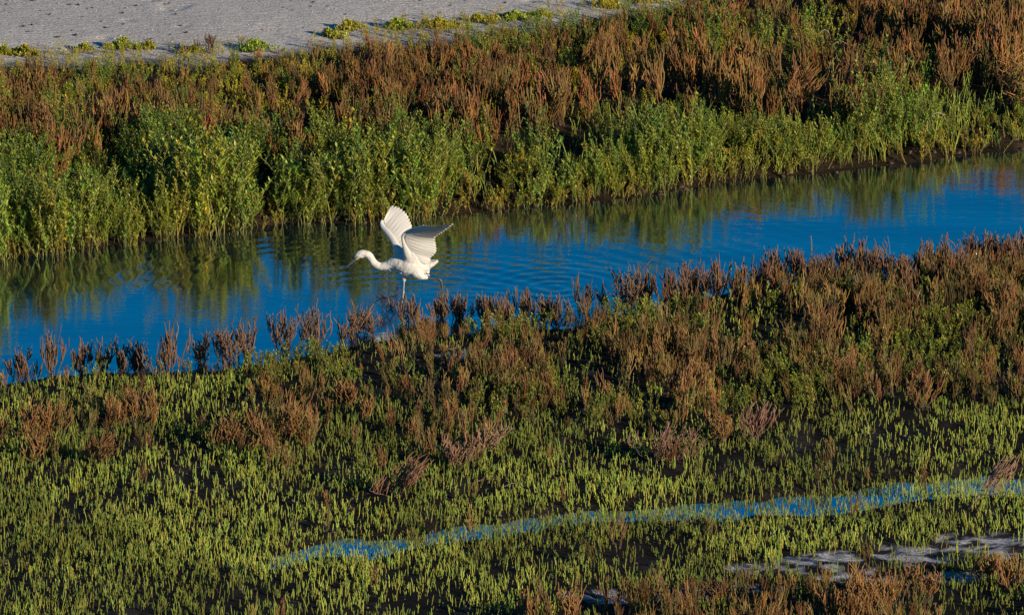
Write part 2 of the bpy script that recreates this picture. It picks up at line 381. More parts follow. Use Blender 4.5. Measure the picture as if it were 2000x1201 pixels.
# brown scrub of the near bank
x, y, z, u, v = cand(r, 22000, -9.3, 4.0)
edge = NEAR(x) + WOB(x, y) - y
brownness = ss(30, -30, v - BR_LOW(u)) * ss(.1, .55, ss(.30, .55, fbm(x * 1.3 + 9, y * .8 + 30, 3)) + np.interp(u, [0, 400, 600, 900], [-.3, -.0, .2, .6]))
patch = (np.exp(-((u - 60) / 90) ** 2 - ((v - 850) / 40) ** 2) + np.exp(-((u - 260) / 60) ** 2 - ((v - 830) / 35) ** 2)
         + np.exp(-((u - 550) / 60) ** 2 - ((v - 870) / 45) ** 2) * 1.2 + np.exp(-((u - 900) / 120) ** 2 - ((v - 840) / 60) ** 2) * .7)
botr = ss(1165, 1200, v + ss(1200, 1500, u) * 20) * ss(900, 1150, u) * .5
d = (np.maximum(brownness * (.15 + .85 * ss(.4, .58, fbm(x * 2.1 + 40, y * 1.4, 3))), patch * .8) * .72 + botr) * ss(-.12, .12, edge) * (1 - .8 * salt_mask(x, y)) + .008
k = r.rand(len(x)) < d
k &= (vnoise(x * 2.6 + 3, y * 1.7) > .24)
sc_ = r.uniform(.5, 1.0, k.sum()) * np.interp(v[k], [500, 700, 850, 1200], [1.05, .85, .7, .75])
near_left = (u[k] < 720) & (v[k] < 760); sc_ = sc_ * np.where(near_left, .55, 1) * np.interp(edge[k], [-.1, .5, 1.2], [.62, .75, 1.])
o = scatter('brown_glasswort_scrub', T_brown, x[k], y[k], z[k], sc_, rtint(r, k.sum(), .4, .16), M_stem, .14, 6)
tag(o, 'rusty brown woody glasswort scrub covering the near bank behind the water', 'scrub', kind='stuff')
# leafy patches of the near bank
x, y, z, u, v = cand(r, 26000, -6, 3.6)
edge = NEAR(x) + WOB(x, y) - y
lp = .12 + .88 * ss(.44, .56, fbm(x * 1.9 + 80, y * 1.1 + 11, 3))
d = lp * ss(30, -10, v - BR_LOW(u) + 10) * np.interp(u, [0, 380, 480, 700], [.05, .1, .7, 1]) * ss(0, .3, edge) * (1 - salt_mask(x, y)) * .3
k = r.rand(len(x)) < d
o = scatter('leafy_ground_cover', T_leafysmall, x[k], y[k], z[k], r.uniform(.8, 1.35, k.sum()), rtint(r, k.sum(), .2, .15) * np.array([1.25, 1.0, .9]), M_leaf, .12, 7)
tag(o, 'small leafy green plants growing among the brown scrub of the near bank', 'ground cover', kind='stuff')

# -------- far bank
r = np.random.RandomState(31)
def farband(n):
    x, y, z, u, v = cand(r, n, -.6, 13, -4.9, 5.2)
    df = y - FAR(x) - WOB(x, y) * .5; ds = SAND(x) - y; tot = df / (df + np.maximum(ds, 1e-3))
    return x, y, z, u, v, df, ds
GB = lambda u: np.interp(u, [-200, 0, 200, 400, 600, 800, 1000, 1200, 1400, 1600, 1800, 2000], [368, 372, 368, 345, 318, 328, 290, 255, 205, 248, 232, 212])  # ground line between green and brown
x, y, z, u, v, df, ds = farband(52000)
nz = fbm(x * 1.2 + 5, y * .8, 3); hole = ss(.37, .45, fbm(x * 2.1 + 77, y * 1.2 + 20, 2))
green = ss(-30, 30, v - GB(u) + (nz - .5) * 330)
hgt = np.interp(u, [0, 600, 1000, 1300, 1500, 1700, 2000], [1.35, 1.3, 1.2, 1.1, 1.05, .85, .7])
d = (green * .62 + .10 + .3 * ss(.5, .62, fbm(x * 2.3 + 9, y * 1.4, 3))) * ss(np.interp(u, [0, 700, 1300, 2000], [-.16, -.12, -.05, .03]), np.interp(u, [0, 700, 1300, 2000], [.0, .02, .12, .3]), df) * ss(.05, .5, ds) * hole
k = r.rand(len(x)) < d * .85
mound = fbm(x * 1.7 + 3, y * 1.3 + 8, 3)
s = .68 * r.uniform(.65, 1.25, k.sum()) * (.6 + .75 * np.maximum(ss(.3, .65, mound[k]), .45 * ss(.9, .3, df[k]))) * np.where(green[k] > .4, hgt[k] * (1 + .36 * ss(1.0, .2, df[k])) * (.76 + .5 * vnoise(x[k] * 3.1 + 5, y[k] * 2.1)), 1.25 * np.interp(ds[k], [0, 1.5, 4], [.35, .75, 1.1]))
ti = rtint(r, k.sum(), .22, .15); yg = ss(.45, .65, fbm(x[k] * 2, y[k] * 1.5 + 50, 2))[:, None]
edgew = ss(.9, .1, df[k])[:, None] * .7
ti = ti * (1 + np.maximum(yg * .7, edgew * .6) * np.array([.75, .3, .1]))
o = scatter('leafy_marsh_plants', T_leafy, x[k], y[k], z[k], s, ti, M_leaf, .1, 8)
tag(o, 'dense bright green leafy marsh plants along the far bank of the channel', 'marsh plants', kind='stuff')
# low leafy growth filling the foot of the bank
x, y, z, u, v, df, ds = farband(26000)
d = ss(-.12, .02, df) * ss(.9, .35, df) * np.interp(u, [0, 900, 1300, 1600, 2000], [1, 1, .9, .8, .7]) * ss(.25, .5, fbm(x * 4 + 9, y * 3, 2))
k = r.rand(len(x)) < d * .8
o = scatter('bank_foot_plants', T_leafysmall, x[k], y[k], np.maximum(z[k], -.02), r.uniform(.7, 1.3, k.sum()), rtint(r, k.sum(), .25, .15) * np.array([1.7, 1.15, .9]), M_leaf, .2, 18)
tag(o, 'low yellow green leafy growth hanging over the far waterline', 'marsh plants', kind='stuff')
# upright bare shoots at the far waterline (right) and among the green
x, y, z, u, v, df, ds = farband(26000)
d = ss(-.02, .15, df) * ss(2.2, .6, df) * np.interp(u, [0, 800, 1200, 1700, 2000], [.15, .2, .5, 1.2, 1.4]) * ss(.3, .55, fbm(x * 4, y * 3, 2))
k = r.rand(len(x)) < d * .6
o = scatter('upright_glasswort_shoots', T_gwtall, x[k], y[k], z[k], r.uniform(.4, .85, k.sum()), rtint(r, k.sum(), .2, .15), M_stem, .12, 9)
tag(o, 'tall upright yellow green glasswort stems standing on the muddy far waterline', 'glasswort', kind='stuff')
# brown scrub of the far bank
x, y, z, u, v, df, ds = farband(32000)
nz = fbm(x * 1.2 + 5, y * .8, 3)
brown = ss(30, -30, v - GB(u) + (nz - .5) * 330)
tr = ss(1750, 1900, u) * ss(95, 60, v)
d = (brown * (.12 + .62 * ss(.40, .56, fbm(x * 1.9, y * 1.2 + 3, 3))) * (1 - .6 * tr) + .02) * ss(.3, .8, df) * ss(.3, 1.4, ds) * ss(.28, .36, fbm(x * 2.4 + 7, y * 1.3 + 20, 2))
k = r.rand(len(x)) < d * .8
s = r.uniform(.7, 1.15, k.sum()) * np.interp(ds[k], [0, .8, 3.5], [.38, .62, 1.15])
o = scatter('rusty_scrub', T_brown, x[k], y[k], z[k], s * (.75 + .5 * vnoise(x[k] * 2.2, y[k] * 1.6 + 4)), rtint(r, k.sum(), .4, .16) * np.array([1.1, 1., .95]), M_stem, .16, 10)
tag(o, 'dense rust brown glasswort scrub covering the upper part of the far bank', 'scrub', kind='stuff')
# yellowish fringe by the sand
x, y, z, u, v, df, ds = farband(34000)
d = 1.6 * ss(2.8, .8, ds) * ss(-.35, .0, ds) * ss(.25, .45, fbm(x * 3, y * 2, 2)) + ss(5, 1, ds) * .2 * ss(0, .2, ds)
k = r.rand(len(x)) < d * .5
o = scatter('yellow_fringe_plants', T_leafysmall, x[k], y[k], z[k], r.uniform(.35, .85, k.sum()) * np.interp(ds[k], [0, 2, 4], [.8, 1.2, 1.8]), rtint(r, k.sum(), .2, .15) * np.array([2.5, 1.6, .9]), M_leaf, .15, 12)
tag(o, 'low yellow green succulent plants fringing the pale sand', 'ground cover', kind='stuff')

# crumbs and wrack scraps strewn on the sand (dark ones stand for bump shadows) and along the far mud edge
def t_lump(r):
    a = np.arange(6) * math.pi / 3; R1 = r.uniform(.7, 1.2, 6); lay = [(0, 1.0), (.45, .9), (.8, .5), (.9, .05)]
    V = np.concatenate([np.stack([np.cos(a) * R1 * q * .9, np.sin(a) * R1 * q * r.uniform(.5, .8), np.full(6, h * .7)], 1) for h, q in lay]); V = V + r.normal(0, .06, V.shape)
    i = np.arange(24).reshape(4, 6); j = np.roll(i, -1, 1)
    return V, np.stack([i[:-1], j[:-1], j[1:], i[1:]], -1).reshape(-1, 4), np.ones((24, 3))
T_lump = [t_lump(rs) for _ in range(8)]
r = np.random.RandomState(91)
x, y, z, u, v = cand(r, 7000, 4.5, 16, -4.6, 3.5); k = (y - SAND(x) > .15) & (r.rand(len(x)) < .15 + .6 * ss(.5, .7, fbm(x * 1.2, y * .7, 3)))
cc = np.where(r.rand(k.sum(), 1) < .5, np.array([[.10, .075, .055]]), np.array([[.42, .40, .38]])) * r.uniform(.6, 1.2, (k.sum(), 1))  # dark half of the crumbs takes the tone of small bumps' shadows
o = scatter('sand_crumbs', T_lump, x[k], y[k], z[k] - .001, r.uniform(.003, .011, k.sum()) * np.where(cc[:, 0] < .2, 1.7, 1.), cc, M_stem, .1, 41)
tag(o, 'small crumbs and scraps on the pale sand, dark ones coloured as bump shadows', 'debris', kind='stuff')
x, y, z, u, v, df, ds = farband(9000); k = (df > -.05) & (df < .45) & (u > 500)
o = scatter('mud_clods', T_lump, x[k], y[k], z[k] - .004, r.uniform(.008, .035, k.sum()), np.array([[.045, .032, .02]]) * r.uniform(.5, 1.8, (k.sum(), 1)), M_stem, .3, 42)
tag(o, 'dark crumbly mud clods along the far waterline', 'mud', kind='stuff')
x, y, z, u, v = cand(r, 9000, -9.3, 2.0); edge = NEAR(x) - y; k = (edge > .5) & (salt_mask(x, y) < .9) & (r.rand(len(x)) < .7)
o = scatter('mud_crumbs', T_lump, x[k], y[k], z[k] - .003, r.uniform(.004, .018, k.sum()), np.array([[.06, .045, .035]]) * r.uniform(.3, 2.2, (k.sum(), 1)), M_stem, .3, 43)
tag(o, 'small crumbs of mud and dead plant litter between the near shoots', 'litter', kind='stuff')

# ------------------------------------------------------------------ single bushes one can tell apart
def ground_at(u, v):
    x, y = gp(u, v, .0)
    for _ in range(4):
        z = land(x, y); z = np.maximum(z, 0); x, y = gp(u, v, float(z[0]))
    return float(x[0]), float(y[0]), float(land(x, y)[0])
MAUVE = np.array([0.15, 0.092, 0.056]); DARKTW = np.array([0.05, 0.034, 0.028])
_bn = [100]
def bush_thing(u, vb, vt, w, label, group=None, base=RU, lean=(0, 0), wild=0., name='glasswort_bush', dens=1.0, cat='bush', thin=1.0):
    _bn[0] += 1; r = np.random.RandomState(_bn[0])
    x, y, z = ground_at(u, vb); sc = s0 * np.linalg.norm(np.array([x, y, z]) - CAM) / DIST
    H = (vb - vt) * sc / math.cos(PITCH); W = w * sc
    nst = max(4, int(round((5 + W / H * 7) * dens)))
    wood, fing = bush_paths(r, .25, min(.62, .30 + W / H * .28), nst, int(8 * dens) + 1)
    if wild:
        for L in (wood, fing):
            for p, _ in L:
                t = np.linspace(0, 1, len(p))[:, None]; p += r.normal(0, wild * .02, p.shape) * t + np.cumsum(r.normal(0, wild * .008, p.shape), 0)
    al = np.concatenate([p for p, _ in wood + fing])
    kz = H / np.percentile(al[:, 2], 99.3); kx = W / max(.03, np.percentile(al[:, 0], 97) - np.percentile(al[:, 0], 3))
    def fit(p):
        q = p.copy(); q[:, 2] *= kz; q[:, :2] *= kx; q[:, 0] += lean[0] * q[:, 2] + lean[1] * q[:, 2] ** 2 / H; return q
    root = link(bpy.data.objects.new(name, None)); root.location = (x, y, max(z, -.03)); root.empty_display_size = .05
    tag(root, label, cat, group)
    for nm, L, c in (('woody_stems', wood, GREYB), ('shoots', fing, base)):
        parts = [tube(fit(p), q * thin * (1.0 if nm == 'shoots' else 1.1), 5, c * np.array([r.uniform(.88, 1.15), r.uniform(.85, 1.15), 1]) * r.uniform(.65, 1.25)) for p, q in L]
        mesh_np(nm, *join(parts), mat=M_stem, parent=root)
    return root

WL = 'purple brown bushes standing along the water edge left of the egret'
row = [
 (35, 742, 677, 62, 'purplish brown glasswort bush, leftmost at the water edge'),
 (101, 742, 652, 42, 'slim spire shaped brown bush rising above the water at far left'),
 (160, 732, 665, 34, 'thin open brown bush just right of the slim spire shaped bush'),
 (198, 732, 660, 46, 'dark brown bush with a hooked top at the left water edge'),
 (235, 735, 670, 38, 'small dark bush between the hooked top bush and a thin one'),
 (268, 735, 664, 34, 'thin wiry brown bush left of the widest fan shaped bush'),
 (332, 742, 634, 82, 'widest fan shaped purple brown bush alone against the blue water'),
 (393, 708, 640, 30, 'narrow upright brown bush right of the wide fan shaped bush'),
 (440, 722, 645, 54, 'rounded brown bush on the left bank edge beside a taller narrow bush'),
 (485, 705, 615, 46, 'tall narrow brown bush left of the pair of big purple bushes'),
 (555, 695, 598, 74, 'large dense purple brown bush, left one of the big pair below the egret'),
 (612, 690, 591, 58, 'large pointed purple brown bush, right one of the big pair below the egret'),
 (683, 668, 600, 48, 'brown bush at the water edge below the bill of the egret'),
 (720, 655, 584, 50, 'upright brown bush at the water edge below the neck of the egret'),
 (802, 632, 566, 52, 'brown bush just right of the standing leg of the egret'),
 (858, 622, 560, 46, 'pointed brown bush hiding the raised foot of the egret'),
 (898, 622, 562, 50, 'brown bush right of the one that hides the raised foot'),
]
for (u, vb, vt, w, lab) in row:
    bush_thing(u, vb, vt, w, lab, WL if u < 640 else 'brown bushes in front of the egret', MAUVE, dens=.95)
bush_thing(768, 606, 542, 46, 'tangle of bare dark crooked twigs around the standing leg of the egret', base=DARKTW, wild=1.0, dens=.55, name='dark_twig_tangle', thin=.75)
bush_thing(1143, 612, 534, 38, 'slim dark forked bush standing alone in the water right of the egret', base=MAUVE * .7, dens=.8)
bush_thing(1178, 608, 553, 26, 'small thin wiry bush beside the slim dark forked bush', base=MAUVE * .7, dens=.6)
bush_thing(1226, 612, 516, 62, 'tallest purple brown bush right of the slim dark forked bush', base=MAUVE, dens=1.2)
bush_thing(1264, 610, 528, 42, 'purple brown bush leaning against the tallest bush on the water edge', base=MAUVE)
rr_ = np.random.RandomState(5)
gr_mid = 'brown bushes along the water edge right of the egret'
for (u, vt) in ((950, 562), (985, 574), (1025, 552), (1062, 570), (1090, 576)):
    bush_thing(u, vt + 66, vt, 50, 'brown bush in the low row between the egret and the slim dark forked bush', gr_mid, MAUVE)
for (u, vt) in ((1305, 532), (1335, 526), (1366, 508), (1402, 515), (1442, 522), (1480, 508), (1512, 482), (1548, 492), (1582, 500), (1622, 486), (1655, 478), (1682, 466),
                (1716, 492), (1760, 490), (1795, 478), (1830, 468), (1866, 470), (1898, 457), (1932, 462), (1962, 450), (1992, 458), (2020, 452)):
    vt = vt + rr_.uniform(-12, 8)
    bush_thing(u, vt + 80, vt, rr_.uniform(42, 60), 'brown bush in the dense row along the water at the right end of the bank', 'dense row of brown bushes at the right water edge', MAUVE * rr_.uniform(.8, 1.15) * np.array([1.1, 1, .9]), dens=1.1)
for (u, vb, vt, w, lab, lean, c) in (
 (545, 872, 765, 92, 'big rust brown bush in the middle of the green shoots on the left', (.05, .1), RU),
 (445, 880, 812, 86, 'sprawling rust bush left of the big rust brown bush', (.15, .1), RU),
 (262, 830, 762, 70, 'rust brown bush among green shoots below the widest fan shaped bush', (0, 0), RU),
 (70, 862, 772, 110, 'wide rust brown bush among green shoots at the left side', (0, .1), RU),
 (75, 900, 842, 36, 'small thin brown bush below the wide rust bush on the left', (0, 0), RU),
 (190, 905, 842, 50, 'faded brown bush with pale bare stems right of the small thin one', (.1, .1), RU * .8),
 (672, 800, 740, 50, 'small brown bush left of the dark hollow below the salt patch', (0, 0), RU),
 (712, 822, 772, 32, 'tiny rust bush beside the dark hollow below the salt patch', (0, 0), RU),
 (772, 968, 890, 74, 'wind bent brown bush with all shoots swept to the upper right', (.35, .2), np.array([.22, .115, .065])),
 (885, 915, 845, 66, 'pale brown bush right of the wind bent bush', (.1, .1), np.array([.24, .14, .085])),
 (958, 880, 828, 50, 'tan straw coloured bush in the middle of the green shoots', (.1, 0), np.array([.27, .17, .10])),
 (1285, 900, 832, 112, 'wide low brown bush with fanned curved shoots left of the dark hollow', (.05, .2), np.array([.2, .11, .075])),
 (1345, 790, 700, 70, 'rust brown bush upright in the mixed scrub right of centre', (.1, .1), RU),
 (1620, 700, 600, 66, 'rust brown bush in the scrub below the right row of bushes', (.05, .1), RU),
 (1800, 800, 725, 60, 'rust brown bush at the lower edge of the right scrub', (.1, .1), RU),
 (1600, 755, 690, 66, 'rust bush with shoots leaning right in the right scrub', (.3, .1), RU),
 (1410, 870, 800, 46, 'lone brown bush among the green shoots below the scrub', (0, 0), RU),
 (1470, 865, 785, 60, 'brown bush with pale roots at the lower scrub edge', (.1, .1), np.array([.22, .12, .08])),
 (1680, 1215, 1105, 74, 'tall rust bush in front of the salt patch, left of the short one', (0, 0), RU * 1.15),
 (1722, 1195, 1115, 56, 'rust bush growing on the bottom edge of the salt patch', (0, 0), RU * 1.15),
 (1805, 1178, 1100, 52, 'rust bush standing before the blue shaded part of the salt patch', (0, 0), RU * 1.15),
 (1930, 1130, 1080, 44, 'short rust bush at the right end of the salt patch', (0, 0), RU * 1.1),
 (1975, 1150, 1078, 46, 'rust bush at the right frame edge beside the salt patch', (0, 0), RU * 1.1),
 (1640, 1222, 1140, 66, 'low rust bush at the bottom edge below the salt patch', (0, 0), RU * 1.1),
 (1120, 1222, 1150, 44, 'small rust bush at the bottom edge in the middle', (0, 0), RU * 1.2),
 (1400, 1175, 1128, 60, 'faint olive brown bush left of the salt patch', (0, 0), RU * .6),
 (135, 345, 232, 60, 'tall fan of rust stems rising over the green plants on the far bank', (0, .1), RU * 1.1),
 (565, 300, 225, 44, 'rust brown bush in the green belt of the far bank', (.15, .1), RU),
 (1240, 300, 228, 34, 'thin rust stems leaning right in the green far bank', (.4, .2), RU),
 (1960, 205, 92, 84, 'big rust clump with stems swept right at the far bank edge', (.3, .2), RU * 1.3),
 (1545, 215, 130, 90, 'spreading rust bush with stems leaning right on the far bank', (.3, .3), RU * 1.1),
 (1740, 200, 120, 60, 'rust bush reaching down into the green of the far bank', (.1, .1), RU * 1.1)):
    bush_thing(u, vb, vt, w, lab, None, c, lean, .15)
bush_thing(412, 104, 66, 34, 'small dried purple brown shrub standing alone on the pale sand', base=MAUVE * .8, dens=.5, name='dried_shrub', cat='shrub')
bush_thing(350, 106, 86, 18, 'tiny dried shrub at the sand edge left of the bigger dried shrub', base=MAUVE * .8, dens=.45, name='dried_shrub', cat='shrub')
# bent bush over the puddle at the right edge: long bare trunk, all shoots swept right
def bent_bush():
    r = np.random.RandomState(77); x, y, z = ground_at(1892, 992); sc = s0
    root = link(bpy.data.objects.new('bent_bush', None)); root.location = (x, y, z); root.empty_display_size = .05
    tag(root, 'bent bush with bare trunk and pale shoots swept right over the puddle', 'bush')
    P = np.array([[0, 0, -.01], [.04, 0, .05], [.075, 0, .10], [.10, 0, .15], [.115, .0, .21]])
    wood = [tube(P, [.0045, .004, .0035, .003, .002], 5, np.array([.22, .17, .12]))]; sh = []
    for i in range(16):
        t = r.uniform(.35, 1) * 4; a = min(int(t), 3); p0 = P[a] * (1 - t + a) + P[a + 1] * (t - a)
        d = np.array([r.uniform(.1, 1), r.normal(0, .5), r.uniform(-.1, .7)]); L = r.uniform(.06, .15); s = np.linspace(0, 1, 5)[:, None]
        B = p0 + d * L * s + np.array([.25, 0, .15]) * L * s * s; wood.append(tube(B, np.linspace(.0026, .0015, 5), 4, np.array([.2, .13, .09])))
        for k in range(7):
            q = B[r.randint(1, 5)]; o = np.array([r.uniform(.2, .9), r.normal(0, .4), r.uniform(.1, .9)]); l2 = r.uniform(.04, .09)
            sh.append(tube(q + o * l2 * s + np.array([0, 0, .3]) * l2 * s * s, r.uniform(.002, .003) * np.array([.7, 1, .9, 1, .4]), 4, np.array([.32, .19, .125]) * r.uniform(.7, 1.2)))
    mesh_np('trunk', *join(wood), mat=M_stem, parent=root); mesh_np('shoots', *join(sh), mat=M_stem, parent=root)
bent_bush()

# green sprigs standing among the brown bushes
def sprig(u, vb, vt, label, tint=(1.5, 1.2, .9)):
    _bn[0] += 1; r = np.random.RandomState(_bn[0]); x, y, z = ground_at(u, vb); H = (vb - vt) * s0
    V, Q, C = t_leafy(r, H, 16, 2, (.012, .02)); o = mesh_np('green_sprig', V, Q, C * np.array(tint), mat=M_leaf); o.location = (x, y, z); tag(o, label, 'plant', 'green sprigs among the brown bushes')
sprig(931, 625, 556, 'yellow green leafy sprig standing between brown bushes right of the egret')
sprig(1440, 600, 510, 'tall light green sprig in the right bank row, first from the slim dark bush')
sprig(1755, 560, 502, 'light green leafy sprig beside the tall bare twig')
sprig(1545, 760, 600, 'long stemmed green plant rising in the middle of the right scrub')
sprig(1850, 640, 560, 'bright green leafy sprig in the scrub near the right edge')

# pale dead stems
PALE = np.array([.42, .33, .24])
def stem_thing(pts, label, name='dead_stem', rad=.0028, depth=0., group='pale dead stems', col=PALE, taper=.5):
    (u0, v0) = pts[0]; x, y, z = ground_at(u0, v0); sc = s0 * (y + 64.2) / 64.2 if True else s0
    k = len(pts); P = np.array([[(u - u0) * sc, depth * i / k, (v0 - v) * sc / math.cos(PITCH)] for i, (u, v) in enumerate(pts)])
    t = np.linspace(0, k - 1, k * 4); I = np.arange(k)
    # smooth the traced line
    Pq = np.stack([np.interp(t, I, P[:, c]) for c in range(3)], 1)
    for _ in range(3): Pq[1:-1] = (Pq[:-2] + 2 * Pq[1:-1] + Pq[2:]) / 4
    o = mesh_np(name, *tube(Pq, rad * np.linspace(1, taper, len(Pq)), 6, col), mat=M_stem); o.location = (x, y, z); tag(o, label, 'stem', group)
    return o
stem_thing([(1594, 110), (1595, 85), (1600, 66), (1608, 59), (1617, 61), (1622, 74)], 'pale dead stem arching over the rust scrub, highest arch on the far bank')
stem_thing([(1612, 116), (1622, 95), (1632, 83), (1645, 81), (1655, 88)], 'pale dead stem arch just below and right of the highest arch')
stem_thing([(1800, 300), (1808, 268), (1818, 242), (1832, 235), (1842, 240), (1846, 250)], 'pale arched dead stem over the green reeds near the far waterline')
stem_thing([(78, 200), (82, 186), (90, 179), (98, 180), (104, 188)], 'small pale arch of dead stem in the scrub at the top left')
stem_thing([(1185, 130), (1190, 110), (1203, 102), (1216, 104), (1224, 118)], 'pale dead stem arch in the scrub at the top middle')
stem_thing([(975, 225), (985, 206), (1000, 202), (1010, 210)], 'short pale dead stem arch above the middle green plants')
stem_thing([(550, 322), (560, 310), (575, 304), (590, 304), (596, 294)], 'crooked pale twig lying over the green plants of the far bank')
stem_thing([(296, 316), (305, 300), (316, 290), (320, 270), (328, 263)], 'crooked pale branch left of the dark hollow rim on the far bank')
stem_thing([(900, 325), (905, 305), (915, 292), (928, 288)], 'thin tan dead stem curling in the green middle far bank')
stem_thing([(1742, 520), (1741, 490), (1738, 470), (1737, 450), (1733, 431)], 'tall bare straight twig standing above the right row of bushes', name='bare_twig', rad=.0022, col=np.array([.2, .14, .12]), group='bare twigs above the bushes')
stem_thing([(1752, 520), (1757, 500), (1750, 486), (1744, 483)], 'short side twig curling beside the tall bare twig', name='bare_twig', rad=.002, col=np.array([.4, .32, .28]), group='bare twigs above the bushes')
stem_thing([(1448, 545), (1450, 520), (1446, 505), (1453, 480)], 'dark bare twig sticking up from the right row of bushes', name='bare_twig', rad=.0024, col=DARKTW * 1.5, group='bare twigs above the bushes')
stem_thing([(1640, 700), (1652, 692), (1672, 688), (1690, 694)], 'pale dead stem lying in the right scrub')
stem_thing([(1790, 640), (1786, 600), (1795, 570), (1798, 566)], 'long thin pale stem standing in the right scrub', rad=.002)
stem_thing([(922, 945), (935, 938), (955, 934), (978, 936)], 'tan dead stem arching low among the middle green shoots', col=PALE * .6)
stem_thing([(985, 950), (1000, 942), (1018, 946), (1030, 955)], 'tan dead stem drooping right of the low arching one', col=PALE * .6)

# yellow-green succulent clumps creeping over the sand
def sand_clump(u, v, w, h, label, yel=1.0):
    _bn[0] += 1; r = np.random.RandomState(_bn[0]); x, y, z = ground_at(u, v); sc = s0 * 1.07; W = w * sc * .5; H = h * sc
    root = link(bpy.data.objects.new('creeping_succulent', None)); root.location = (x, y, z); root.empty_display_size = .05
    tag(root, label, 'plant', 'yellow green creeping plants on the sand')
    st, lv = [], []
    ec = r.uniform(-.7, .7)
    for i in range(int(12 + w * .3)):
        a = r.uniform(0, 6.28); L = r.uniform(.2, 1.5) ** 1.3; o = np.array([math.cos(a) * W * L + ec * W * L, math.sin(a) * W * .7 * L, 0]); s = np.linspace(0, 1, 6)[:, None]
        P = o * s + np.array([0, 0, 1]) * H * (.12 + .8 * max(.05, 1 - L * .8)) * np.sin(s * 2.4) + r.normal(0, .004, (6, 3)) * s
        st.append(tube(P, np.linspace(.003, .0015, 6), 4, np.array([.38, .30, .18])))
        for k in range(13):
            p0 = P[r.randint(2, 6)] + r.normal(0, .006, 3)
            for q in range(4):
                d = rdir(r, r.uniform(.2, 1.3)); l_ = r.uniform(.014, .024)
                lv.append(leaf(p0, d, np.array([0, 0, 1.]) - d * .4 + .01, l_, l_ * .42, np.array([.44, .45, .05]) * np.array([yel, 1, 1]) * r.uniform(.7, 1.2)))
    mesh_np('stems', *join(st), mat=M_stem, parent=root); mesh_np('leaves', *join(lv), mat=M_leaf, parent=root)
for a in ((52, 108, 54, 20, 'yellow green mound of creeping leaves on sand at the far left', 1.1), (6, 106, 24, 14, 'small leafy tuft on the sand at the very left edge', 1.),
          (166, 98, 16, 12, 'tiny lone green tuft on the sand right of the far left mound', 1.), (236, 95, 62, 20, 'leafy green mound on the sand left of the dried shrub', .9),
          (292, 98, 26, 15, 'small yellow green tuft between the leafy mound and dried shrub', 1.1), (376, 102, 22, 12, 'small leafy tuft just left of the dried shrub', 1.),
          (492, 100, 66, 24, 'dense darker green mound on the sand right of the dried shrub', .75), (678, 58, 48, 18, 'bright yellow green tuft on the sand with a long blue shadow', 1.1),
          (640, 72, 50, 12, 'low creeping runner of leaves left of the bright yellow tuft', 1.), (775, 58, 60, 22, 'leafy green mound where the sand narrows', .85),
          (855, 52, 60, 16, 'yellow green creeping plant right of the mound where sand narrows', 1.15), (930, 44, 44, 14, 'small yellow green tuft on the sand edge at top middle', 1.1),
          (1010, 38, 70, 14, 'long low mat of green leaves along the upper sand edge', .85), (1062, 34, 40, 14, 'leafy tuft at the right end of the long low mat', .9),
          (1180, 12, 60, 14, 'yellow green tuft on the last strip of sand at the top', 1.1), (1250, 6, 50, 12, 'yellow green tuft at the top edge right of the last one', 1.1)):
    sand_clump(*a)

# ------------------------------------------------------------------ the egret
def EP(u, v, d=0.0):
    """a traced point of the bird, d metres behind (+) or before (-) its own standing plane, relative to its feet"""
    return Vector(((u - 785) * s0, d, ((590 - v) * s0 - d * math.sin(PITCH)) / math.cos(PITCH)))
def feather_mat(name, col=(0.57, 0.55, 0.52), sc=(60, 300, 300)):
    m, n, l, p = mat_base(name); p.inputs['Base Color'].default_value = (*col, 1); p.inputs['Roughness'].default_value = 0.7; p.inputs['Specular IOR Level'].default_value = 0.2
    tc = n.new('ShaderNodeTexCoord'); mp = n.new('ShaderNodeMapping'); mp.inputs['Scale'].default_value = sc
    t = n.new('ShaderNodeTexNoise'); t.inputs['Scale'].default_value = 1; t.inputs['Detail'].default_value = 3
    b = n.new('ShaderNodeBump'); b.inputs['Strength'].default_value = .5; b.inputs['Distance'].default_value = .003
    l.new(tc.outputs['Object'], mp.inputs[0]); l.new(mp.outputs[0], t.inputs['Vector']); l.new(t.outputs['Fac'], b.inputs['Height']); l.new(b.outputs[0], p.inputs['Normal'])
    return m
def plain(name, col, rough=.45, spec=.4):
    m, n, l, p = mat_base(name); p.inputs['Base Color'].default_value = (*col, 1); p.inputs['Roughness'].default_value = rough; p.inputs['Specular IOR Level'].default_value = spec
    t = n.new('ShaderNodeTexNoise'); t.inputs['Scale'].default_value = 200
    b = n.new('ShaderNodeBump'); b.inputs['Strength'].default_value = .2; b.inputs['Distance'].default_value = .001
    l.new(t.outputs['Fac'], b.inputs['Height']); l.new(b.outputs[0], p.inputs['Normal'])
    return m
M_down = feather_mat('white_plumage'); M_vane = feather_mat('white_flight_feathers', (.57, .555, .53), (200, 200, 60))
M_bill = plain('bill_horn', (.07, .062, .06)); M_legs = plain('dark_leg', (.06, .06, .045)); M_lore = plain('lore_skin', (.32, .27, .10)); M_eye = plain('eye_yellow', (.6, .45, .05), .1); M_pup = plain('pupil_black', (.005, .005, .005), .1)
M_leg_sunlit = plain('sunlit_leg', (.30, .28, .23))  # dark leg painted pale: sunlight on the standing leg is in its colour
